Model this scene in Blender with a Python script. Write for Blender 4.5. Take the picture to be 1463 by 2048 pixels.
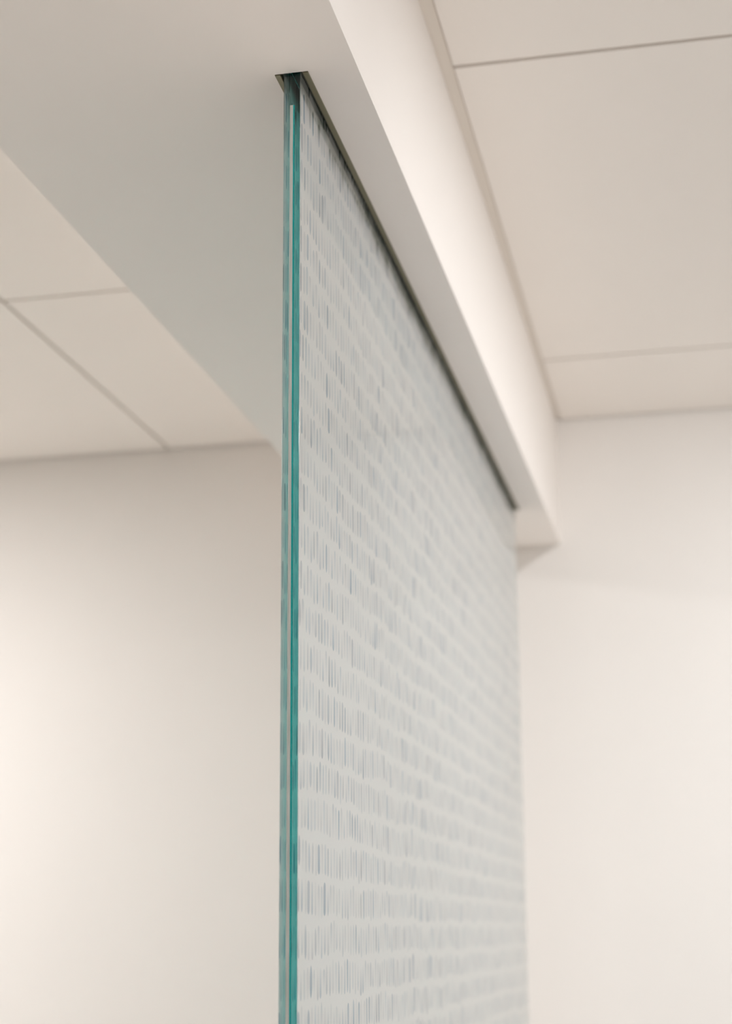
import bpy, bmesh, math
from mathutils import Vector, Matrix

for o in list(bpy.data.objects):
    bpy.data.objects.remove(o)
S = bpy.context.scene
C = S.collection

# ------------------------------------------------------------------ measures
EYE = 1.50                      # camera height
ZC = EYE + 1.200                # ceiling
ZB = EYE + 0.8949               # underside of the beam
YW = 3.441                      # far wall
XR, KR = -0.3136, 0.0058        # right side of the beam (slightly out of square)
XL, KL = -0.7609, 0.0013        # left side of the beam
Y1, Y2, Y3 = 1.9082, 3.0489, 2.522
XG = -1.2779
YP0, YP1 = 1.4018, 3.1229       # ends of the glass
XPL, XPR = -0.3963, -0.3784     # faces of the glass
KP = 0.0041
WX0, WX1, WYB = -3.2, 2.6, -2.6 # side walls, rear end of the room

# ------------------------------------------------------------------ camera
pi_, ya, ro = 0.2123, 0.1706, -0.0171
F = Vector((-math.sin(ya)*math.cos(pi_), math.cos(ya)*math.cos(pi_), math.sin(pi_)))
R0 = Vector((math.cos(ya), math.sin(ya), 0)); U0 = R0.cross(F)
R = math.cos(ro)*R0 + math.sin(ro)*U0
U = -math.sin(ro)*R0 + math.cos(ro)*U0
cam = bpy.data.cameras.new('camera'); co = bpy.data.objects.new('camera', cam); C.objects.link(co)
M = Matrix((R, U, -F)).transposed().to_4x4(); M.translation = Vector((0, 0, EYE))
co.matrix_world = M
cam.sensor_fit = 'VERTICAL'; cam.sensor_height = 36.0; cam.sensor_width = 25.7
cam.lens = 3030.5216*36/2048
cam.shift_x = -154.25/2048
cam.shift_y = 195.83/2048
cam.clip_start = 0.05
cam.dof.use_dof = True
cam.dof.focus_distance = Vector((-0.38, 1.47, 0.45)).dot(F)
cam.dof.aperture_fstop = 3.4
S.camera = co

# ------------------------------------------------------------------ light
w = bpy.data.worlds.new('world'); S.world = w; w.use_nodes = True
bg = w.node_tree.nodes['Background']
bg.inputs[0].default_value = (1.0, 0.95, 0.90, 1); bg.inputs[1].default_value = 0.05
S.view_settings.view_transform = 'Standard'
S.view_settings.look = 'None'
S.view_settings.exposure = 0.16
S.view_settings.gamma = 1.0
S.view_settings.use_curve_mapping = False

S.cycles.max_bounces = 20; S.cycles.glossy_bounces = 14; S.cycles.transmission_bounces = 16
S.cycles.diffuse_bounces = 8

def area(name, loc, size, power, col, rot=(0, 0, 0), spread=180, sizey=None):
    l = bpy.data.lights.new(name, 'AREA'); l.shape = 'DISK' if sizey is None else 'RECTANGLE'
    l.size = size
    if sizey: l.size_y = sizey
    l.energy = power; l.color = col; l.spread = math.radians(spread)
    o = bpy.data.objects.new(name, l); o.location = loc; o.rotation_euler = rot; C.objects.link(o)
    return o
WARM = (0.982, 0.99, 1.0)
WARMER = (1.0, 0.975, 0.965)
area('linear_lamp', (0.20, 2.35, ZC-0.012), 0.08, 1.75, WARM, sizey=1.3)
area('linear_lamp', (0.20, 0.6, ZC-0.012), 0.10, 1.8, WARM, sizey=1.6)
sl = bpy.data.lights.new('spot_lamp', 'SPOT'); sl.energy = 56; sl.color = WARM; sl.shadow_soft_size = 0.03
sl.spot_size = math.radians(54); sl.spot_blend = 0.8
so = bpy.data.objects.new('spot_lamp', sl); so.location = (0.145, 0.5, ZC-0.03); C.objects.link(so)
so.rotation_euler = (Vector((0.15, YW, 1.95))-Vector(so.location)).to_track_quat('-Z', 'Y').to_euler()
area('unseen_panel', (1.2, 2.6, ZC-0.012), 0.55, 20, WARM, sizey=0.55)  # soft fill added at the right ceiling, fixture unseen
area('unseen_panel', (1.2, 0.8, ZC-0.012), 0.55, 20, WARM, sizey=0.55)  # second added ceiling fill, nearer the camera, fixture unseen
area('unseen_panel', (-2.3, 2.2, ZC-0.012), 0.30, 37, WARMER, sizey=0.30)
area('unseen_panel', (-2.3, 0.2, ZC-0.012), 0.55, 7, WARMER, sizey=0.55)  # weak fill added at the left ceiling, fixture unseen
area('right_fill', (2.55, 1.5, 1.5), 2.0, 3, WARM, rot=(0, math.radians(90), 0), sizey=2.0)  # added fill in front of the solid right wall, no window there

# ------------------------------------------------------------------ materials
def mat(name): 
    m = bpy.data.materials.new(name); m.use_nodes = True
    return m, m.node_tree, m.node_tree.nodes['Principled BSDF']

def paint(name, col, rough=0.75, bump=0.02, scale=220, mottle=0.02):
    m, t, p = mat(name)
    tc = t.nodes.new('ShaderNodeTexCoord')
    n = t.nodes.new('ShaderNodeTexNoise'); n.inputs['Scale'].default_value = scale; n.inputs['Detail'].default_value = 4
    n2 = t.nodes.new('ShaderNodeTexNoise'); n2.inputs['Scale'].default_value = 3.1; n2.inputs['Detail'].default_value = 3
    t.links.new(tc.outputs['Object'], n.inputs['Vector']); t.links.new(tc.outputs['Object'], n2.inputs['Vector'])
    mx = t.nodes.new('ShaderNodeMix'); mx.data_type = 'RGBA'
    mx.inputs[6].default_value = (*[c*(1-mottle) for c in col], 1); mx.inputs[7].default_value = (*[min(1, c*(1+mottle)) for c in col], 1)
    t.links.new(n2.outputs['Fac'], mx.inputs[0]); t.links.new(mx.outputs[2], p.inputs['Base Color'])
    p.inputs['Roughness'].default_value = rough
    b = t.nodes.new('ShaderNodeBump'); b.inputs['Strength'].default_value = bump; b.inputs['Distance'].default_value = 0.002
    t.links.new(n.outputs['Fac'], b.inputs['Height']); t.links.new(b.outputs['Normal'], p.inputs['Normal'])
    return m

M_WALL = paint('wall_paint', (0.82, 0.79, 0.76))
M_BEAM = paint('beam_paint', (0.915, 0.88, 0.85))
M_TILE = paint('ceiling_tile', (0.91, 0.87, 0.83), 0.9, 0.05, 400)
M_GRID = paint('grid_paint', (0.42, 0.36, 0.29), 0.6)
M_TRIM = paint('trim_paint', (0.80, 0.75, 0.69), 0.6)
M_FLOOR = paint('floor_vinyl', (0.74, 0.70, 0.665), 0.5)
M_METAL, _t, _p = mat('bronze_anodised')
_p.inputs['Base Color'].default_value = (0.21, 0.20, 0.13, 1); _p.inputs['Metallic'].default_value = 0.5; _p.inputs['Roughness'].default_value = 0.38
_n = _t.nodes.new('ShaderNodeTexNoise'); _n.inputs['Scale'].default_value = 60
_m = _t.nodes.new('ShaderNodeMapRange'); _m.inputs[3].default_value = 0.3; _m.inputs[4].default_value = 0.5
_t.links.new(_n.outputs['Fac'], _m.inputs[0]); _t.links.new(_m.outputs[0], _p.inputs['Roughness'])
M_GASKET, _t, _p = mat('dark_gasket')
_p.inputs['Base Color'].default_value = (0.07, 0.08, 0.055, 1); _p.inputs['Roughness'].default_value = 0.5

# glass: satin faces, clear polished edge, green-blue body (one material: the body colour is a volume)
def glass(name):
    m, t, p = mat(name)
    p.inputs['Base Color'].default_value = (1, 1, 1, 1)
    p.inputs['Transmission Weight'].default_value = 1; p.inputs['IOR'].default_value = 1.5
    g = t.nodes.new('ShaderNodeNewGeometry'); sp = t.nodes.new('ShaderNodeSeparateXYZ')
    t.links.new(g.outputs['True Normal'], sp.inputs[0])
    ab = t.nodes.new('ShaderNodeMath'); ab.operation = 'ABSOLUTE'; t.links.new(sp.outputs[0], ab.inputs[0])
    mr = t.nodes.new('ShaderNodeMapRange'); mr.inputs[1].default_value = 0.4; mr.inputs[2].default_value = 0.6
    mr.inputs[3].default_value = 0.02; mr.inputs[4].default_value = 0.07
    t.links.new(ab.outputs[0], mr.inputs[0]); t.links.new(mr.outputs[0], p.inputs['Roughness'])
    v = t.nodes.new('ShaderNodeVolumeAbsorption')
    v.inputs['Color'].default_value = (0.0, 0.83, 0.82, 1); v.inputs['Density'].default_value = 17
    t.links.new(v.outputs[0], t.nodes['Material Output'].inputs['Volume'])
    return m
M_GLASS = glass('clear_glass')

# printed film: white with hand-painted looking blue-grey dashes that let light through
def film(name, through):
    m, t, p = mat(name)
    L = t.links.new
    def v(x, sock):
        if isinstance(x, (int, float)): sock.default_value = x
        else: L(x, sock)
    def ma(op, a, b=0.0, c=None, clamp=False):
        n = t.nodes.new('ShaderNodeMath'); n.operation = op; n.use_clamp = clamp
        v(a, n.inputs[0]); v(b, n.inputs[1])
        if c is not None: v(c, n.inputs[2])
        return n.outputs[0]
    def comb(a, b, c=0.0):
        n = t.nodes.new('ShaderNodeCombineXYZ'); v(a, n.inputs[0]); v(b, n.inputs[1]); v(c, n.inputs[2]); return n.outputs[0]
    g = t.nodes.new('ShaderNodeNewGeometry'); s = t.nodes.new('ShaderNodeSeparateXYZ'); L(g.outputs['Position'], s.inputs[0])
    Y, Z = s.outputs[1], s.outputs[2]
    nz = t.nodes.new('ShaderNodeTexNoise'); nz.inputs['Scale'].default_value = 1; nz.inputs['Detail'].default_value = 1.5
    L(comb(ma('MULTIPLY', Y, 11), ma('MULTIPLY', Z, 9)), nz.inputs['Vector'])
    wob = ma('MULTIPLY', ma('SUBTRACT', nz.outputs['Fac'], 0.5), 0.017)
    vv = ma('DIVIDE', ma('ADD', ma('SUBTRACT', Z, EYE+0.018), wob), 0.0394)
    row = ma('FLOOR', vv); fv = ma('SUBTRACT', ma('FRACT', vv), 0.5)
    rw = t.nodes.new('ShaderNodeTexWhiteNoise'); rw.noise_dimensions = '1D'; L(row, rw.inputs['W'])
    uu = ma('ADD', ma('DIVIDE', Y, 0.0122), ma('MULTIPLY', rw.outputs['Value'], 7.3))
    col = ma('FLOOR', uu); fu = ma('SUBTRACT', ma('FRACT', uu), 0.5)
    def wn(k):
        n = t.nodes.new('ShaderNodeTexWhiteNoise'); n.noise_dimensions = '3D'; L(comb(col, row, k), n.inputs['Vector'])
        sp = t.nodes.new('ShaderNodeSeparateColor'); L(n.outputs['Color'], sp.inputs[0]); return sp.outputs
    a, b, c = wn(1.5), wn(7.5), wn(12.5)
    lean = ma('MULTIPLY', ma('MULTIPLY', ma('SUBTRACT', c[2], 0.5), 0.16), fv)
    du = ma('ABSOLUTE', ma('SUBTRACT', ma('SUBTRACT', fu, ma('MULTIPLY', ma('SUBTRACT', a[0], 0.5), 0.16)), lean))
    dv = ma('ABSOLUTE', ma('SUBTRACT', fv, ma('MULTIPLY', ma('SUBTRACT', a[2], 0.5), 0.13)))
    hl = ma('ADD', ma('MULTIPLY', b[0], 0.08), 0.365)
    hw = ma('ADD', ma('MULTIPLY', a[1], 0.14), 0.24)
    tt = ma('MINIMUM', ma('DIVIDE', dv, hl), 1.0)
    ex = ma('ADD', ma('MULTIPLY', b[1], 8), 2.2)
    shape = ma('MULTIPLY', hw, ma('SUBTRACT', 1.0, ma('POWER', tt, ex)))
    dist = ma('SUBTRACT', shape, du)                       # > 0 inside a dash
    mask = ma('MULTIPLY', dist, 18.0, clamp=True)
    rim = ma('SUBTRACT', 1.0, ma('MULTIPLY', ma('ABSOLUTE', ma('SUBTRACT', dist, 0.045)), 18.0), clamp=True)
    rim = ma('MAXIMUM', rim, 0.0)
    pool = ma('MULTIPLY', ma('MULTIPLY', fv, ma('SUBTRACT', b[2], 0.6)), 1.3)   # paint pooled at one end
    inten = ma('ADD', ma('ADD', 0.20, ma('MULTIPLY', ma('POWER', c[0], 4.5), 0.55)), ma('ADD', pool, ma('MULTIPLY', rim, 0.16)), clamp=True)
    # shade of the channel seen through the print, painted in as darker ink
    top_shade = ma('MULTIPLY', ma('SUBTRACT', ma('SUBTRACT', Z, ZB-0.042), ma('MULTIPLY', b[0], 0.02)), 60.0, clamp=True)
    inten = ma('ADD', inten, ma('MULTIPLY', top_shade, ma('MULTIPLY', c[1], 0.9)), clamp=True)
    k = ma('MULTIPLY', mask, inten)
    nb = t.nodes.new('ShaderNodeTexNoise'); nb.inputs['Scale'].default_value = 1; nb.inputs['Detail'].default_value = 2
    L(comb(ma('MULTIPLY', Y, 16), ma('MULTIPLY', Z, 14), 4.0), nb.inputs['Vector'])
    shade_blot = ma('MULTIPLY', ma('SUBTRACT', nb.outputs['Fac'], 0.36), 3.2, clamp=True)
    k = ma('MAXIMUM', k, ma('MULTIPLY', top_shade, ma('ADD', 0.12, ma('MULTIPLY', shade_blot, 0.70))))  # same painted shade, broken into soft blotches
    # ink hue: grey to blue
    ink = t.nodes.new('ShaderNodeMix'); ink.data_type = 'RGBA'; L(c[1], ink.inputs[0])
    ink.inputs[6].default_value = (0.47, 0.50, 0.54, 1); ink.inputs[7].default_value = (0.20, 0.37, 0.50, 1)
    ik = t.nodes.new('ShaderNodeMix'); ik.data_type = 'RGBA'; L(top_shade, ik.inputs[0])
    L(ink.outputs[2], ik.inputs[6]); ik.inputs[7].default_value = (0.10, 0.15, 0.13, 1); ink = ik  # dark tone of the shade painted below the channel
    cm = t.nodes.new('ShaderNodeMix'); cm.data_type = 'RGBA'; L(k, cm.inputs[0])
    cm.inputs[6].default_value = FILM_WHITE; L(ink.outputs[2], cm.inputs[7])
    p.inputs['Roughness'].default_value = 0.6
    L(cm.outputs[2], p.inputs['Base Color'])
    tr = t.nodes.new('ShaderNodeBsdfTranslucent'); L(cm.outputs[2], tr.inputs[0])
    mx = t.nodes.new('ShaderNodeMixShader'); mx.inputs[0].default_value = through
    L(p.outputs[0], mx.inputs[1]); L(tr.outputs[0], mx.inputs[2])
    L(mx.outputs[0], t.nodes['Material Output'].inputs['Surface'])
    return m
FILM_WHITE = (0.985, 0.975, 0.965, 1)
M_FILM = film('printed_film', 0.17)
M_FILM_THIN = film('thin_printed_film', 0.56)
M_SEAM, _t, _p = mat('pale_interlayer')
_n = _t.nodes.new('ShaderNodeTexNoise'); _n.inputs['Scale'].default_value = 1
_mp = _t.nodes.new('ShaderNodeMapping'); _mp.inputs['Scale'].default_value = (2500, 1, 25); _tc = _t.nodes.new('ShaderNodeTexCoord')
_t.links.new(_tc.outputs['Object'], _mp.inputs[0]); _t.links.new(_mp.outputs[0], _n.inputs[0])
_r = _t.nodes.new('ShaderNodeValToRGB'); _r.color_ramp.elements[0].position = 0.35; _r.color_ramp.elements[1].position = 0.6
_r.color_ramp.elements[0].color = (0.60, 0.66, 0.62, 1); _r.color_ramp.elements[1].color = (0.93, 0.94, 0.91, 1)
_t.links.new(_n.outputs['Fac'], _r.inputs[0]); _t.links.new(_r.outputs[0], _p.inputs['Base Color'])
_p.inputs['Roughness'].default_value = 0.35
M_TEAL, _t, _p = mat('teal_sealant')
_p.inputs['Base Color'].default_value = (0.0, 0.50, 0.50, 1); _p.inputs['Roughness'].default_value = 0.25

# ------------------------------------------------------------------ mesh helpers
def obj(name, bm, m, parent=None, bevel=0):
    me = bpy.data.meshes.new(name); bmesh.ops.recalc_face_normals(bm, faces=bm.faces); bm.to_mesh(me); bm.free()
    for x in (m if isinstance(m, (list, tuple)) else [m]): me.materials.append(x)
    o = bpy.data.objects.new(name, me); C.objects.link(o)
    if parent: o.parent = parent
    if bevel:
        b = o.modifiers.new('bevel', 'BEVEL'); b.width = bevel; b.segments = 2; b.limit_method = 'ANGLE'
    return o

def skew(x, y, k): return x + k*(y-3.0)

def box(bm, x0, x1, y0, y1, z0, z1, k0=0.0, k1=None):
    """box between two long sides that may run slightly out of square"""
    if k1 is None: k1 = k0
    vs = [bm.verts.new((skew(x, y, k), y, z)) for z in (z0, z1) for (x, y, k) in ((x0, y0, k0), (x1, y0, k1), (x1, y1, k1), (x0, y1, k0))]
    fs = [(0, 3, 2, 1), (4, 5, 6, 7), (0, 1, 5, 4), (1, 2, 6, 5), (2, 3, 7, 6), (3, 0, 4, 7)]
    return [bm.faces.new([vs[i] for i in f]) for f in fs]

def single(name, m, *a, **kw):
    bm = bmesh.new(); box(bm, *a); return obj(name, bm, m, **kw)

def struct(o):
    o['kind'] = 'structure'; return o
def tag(o, label, cat, group=None):
    o['label'] = label; o['category'] = cat
    if group: o['group'] = group
    return o

# ------------------------------------------------------------------ the room
struct(single('floor', M_FLOOR, WX0-.1, WX1+.1, WYB, YW+.1, -0.1, 0))
struct(single('wall_far', M_WALL, WX0-.1, WX1+.1, YW, YW+0.12, 0, ZC+0.15))
struct(single('wall_left', M_WALL, WX0-.12, WX0, WYB, YW, 0, ZC+0.15))
struct(single('wall_right', M_WALL, WX1, WX1+.12, WYB, YW, 0, ZC+0.15))
# soffit of the grid that the tiles hang in, seen as narrow lines between them
struct(single('ceiling', M_GRID, WX0, WX1, WYB, YW, ZC+0.018, ZC+0.15))

# ceiling tiles with narrow reveals
G = 0.0038
TG = 'square edged ceiling tiles in a suspended grid'
def tile(x0, x1, y0, y1, label, k0=0.0):
    o = single('acoustic_tile', M_TILE, x0, x1, y0, y1, ZC, ZC+0.0175, k0, 0.0, bevel=0.0008)
    return tag(o, label, 'tile', TG)
XRT = XR + 0.013                                   # shadow gap beside the beam
YE = YW - 0.006
tile(XRT, 0.905, Y2+G, YE, 'narrow cut tile between last cross joint and far wall, right of the beam')
tile(XRT, 0.905, Y1+G, Y2-G, 'large full ceiling tile in the middle of the right side, beside the beam')
tile(XRT, 0.905, Y1-1.14+G, Y1-G, 'ceiling tile at the top right corner, nearest of those right of the beam')
bm = bmesh.new(); box(bm, XR-0.001, XR+0.0115, WYB, YE, ZC+0.004, ZC+0.006, KR, 0.0)
struct(obj('trim_1', bm, M_TRIM, bevel=0.0005))         # wall angle of the grid along the beam
XLT = XL - 0.008
tile(XG+G, XLT, Y3+G, YE, 'ceiling tile left of the beam, touching both far wall and beam')
tile(XG+G, XLT, Y3-1.14+G, Y3-G, 'near ceiling tile at the left edge in front of the cross joint, beside the beam')
tile(XG-1.14, XG-G, Y3+G, YE, 'outermost left ceiling tile beyond the long joint, against the far wall')
tile(XG-1.14, XG-G, Y3-1.14+G, Y3-G, 'outermost left ceiling tile in front of the cross joint')

# ------------------------------------------------------------------ beam with a slot for the channel
CW = 0.0092                                        # channel beside the glass
def beam():
    bm = bmesh.new()
    ya_, yb_, yc_, yd_ = WYB, YP0-0.003, YP1+0.004, YW+0.01
    sx0, sx1 = XPL-CW, XPR+CW
    zt = ZC+0.05; zs = ZB+0.03
    P = lambda x, y, z, k: bm.verts.new((skew(x, y, k), y, z))
    ys = [ya_, yb_, yc_, yd_]
    bl = [P(XL, y, ZB, KL) for y in ys]; br = [P(XR, y, ZB, KR) for y in ys]
    tl = [P(XL, y, zt, KL) for y in ys]; tr = [P(XR, y, zt, KR) for y in ys]
    il = [P(sx0, y, ZB, KP) for y in ys[1:3]]; ir = [P(sx1, y, ZB, KP) for y in ys[1:3]]
    ul = [P(sx0, y, zs, KP) for y in ys[1:3]]; ur = [P(sx1, y, zs, KP) for y in ys[1:3]]
    f = bm.faces.new
    f([bl[0], bl[1], il[0], ir[0], br[1], br[0]])
    f([bl[1], bl[2], il[1], il[0]]); f([ir[0], ir[1], br[2], br[1]])
    f([il[1], bl[2], bl[3], br[3], br[2], ir[1]])
    f([il[0], il[1], ul[1], ul[0]]); f([ir[0], ir[1], ur[1], ur[0]])
    f([il[0], ir[0], ur[0], ul[0]]); f([il[1], ir[1], ur[1], ul[1]]); f([ul[0], ul[1], ur[1], ur[0]])
    for i in range(3):
        f([bl[i], bl[i+1], tl[i+1], tl[i]]); f([br[i], br[i+1], tr[i+1], tr[i]]); f([tl[i], tl[i+1], tr[i+1], tr[i]])
    f([bl[0], br[0], tr[0], tl[0]]); f([bl[3], br[3], tr[3], tl[3]])
    return bm
tag(obj('boxed_beam', beam(), M_BEAM), 'white painted boxed beam running below the ceiling, holding the glass screen', 'beam')

# ------------------------------------------------------------------ glass screen
root = bpy.data.objects.new('glass_screen', None); C.objects.link(root); root.location = (-0.387, YP0, 0.0)
tag(root, 'tall frameless laminated glass screen printed with pale blue dashes, green edge', 'glass screen')
bpy.context.view_layer.update()
def part(name, bm, m, bevel=0, label=None):
    for v_ in bm.verts: v_.co -= root.location
    o = obj(name, bm, m, root, bevel)
    if label: o['label'] = label
    return o
XM = 0.5*(XPL+XPR)
ZG = ZB + 0.020
bm = bmesh.new(); fs = box(bm, XPL, XPR, YP0, YP1, 0.004, ZG, KP)
part('laminated_glass', bm, M_GLASS, bevel=0.0005)
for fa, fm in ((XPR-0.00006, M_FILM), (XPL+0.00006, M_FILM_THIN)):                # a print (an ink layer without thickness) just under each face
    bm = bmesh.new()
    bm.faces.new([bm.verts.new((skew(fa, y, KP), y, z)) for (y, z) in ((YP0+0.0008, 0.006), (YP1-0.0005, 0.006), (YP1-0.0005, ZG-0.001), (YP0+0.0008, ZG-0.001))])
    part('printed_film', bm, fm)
bm = bmesh.new(); box(bm, XPL+0.0070, XPL+0.0103, YP0-0.0003, YP0+0.003, 0.006, ZB-0.036, KP)
part('edge_seam', bm, M_SEAM, label='milky strip between the two green panes')
bm = bmesh.new(); box(bm, XPL+0.0103, XPL+0.0117, YP0-0.0002, YP0+0.003, 0.006, ZB-0.036, KP)
part('sealant_line', bm, M_TEAL, label='thin bright teal line beside the milky strip')
bm = bmesh.new()
zf = ZB-0.0012
for (a, b) in ((XPL-CW, XPL-CW+0.0060), (XPR+CW-0.0060, XPR+CW)):
    box(bm, a, b, YP0-0.0025, YP1+0.0035, zf, ZB+0.028, KP)
box(bm, XPL-CW, XPR+CW, YP0-0.0025, YP1+0.0035, ZB+0.026, ZB+0.029, KP)
part('top_channel', bm, M_METAL, bevel=0.0004, label='olive bronze metal channel let into the beam')
bm = bmesh.new()
box(bm, XPL-CW+0.0060, XPL-0.0002, YP0-0.001, YP1+0.002, ZB+0.0025, ZB+0.020, KP)
box(bm, XPR+0.0002, XPR+CW-0.0060, YP0-0.001, YP1+0.002, ZB+0.0025, ZB+0.020, KP)
part('gasket', bm, M_GASKET, bevel=0.0006, label='dark gasket strips either side of the glass')
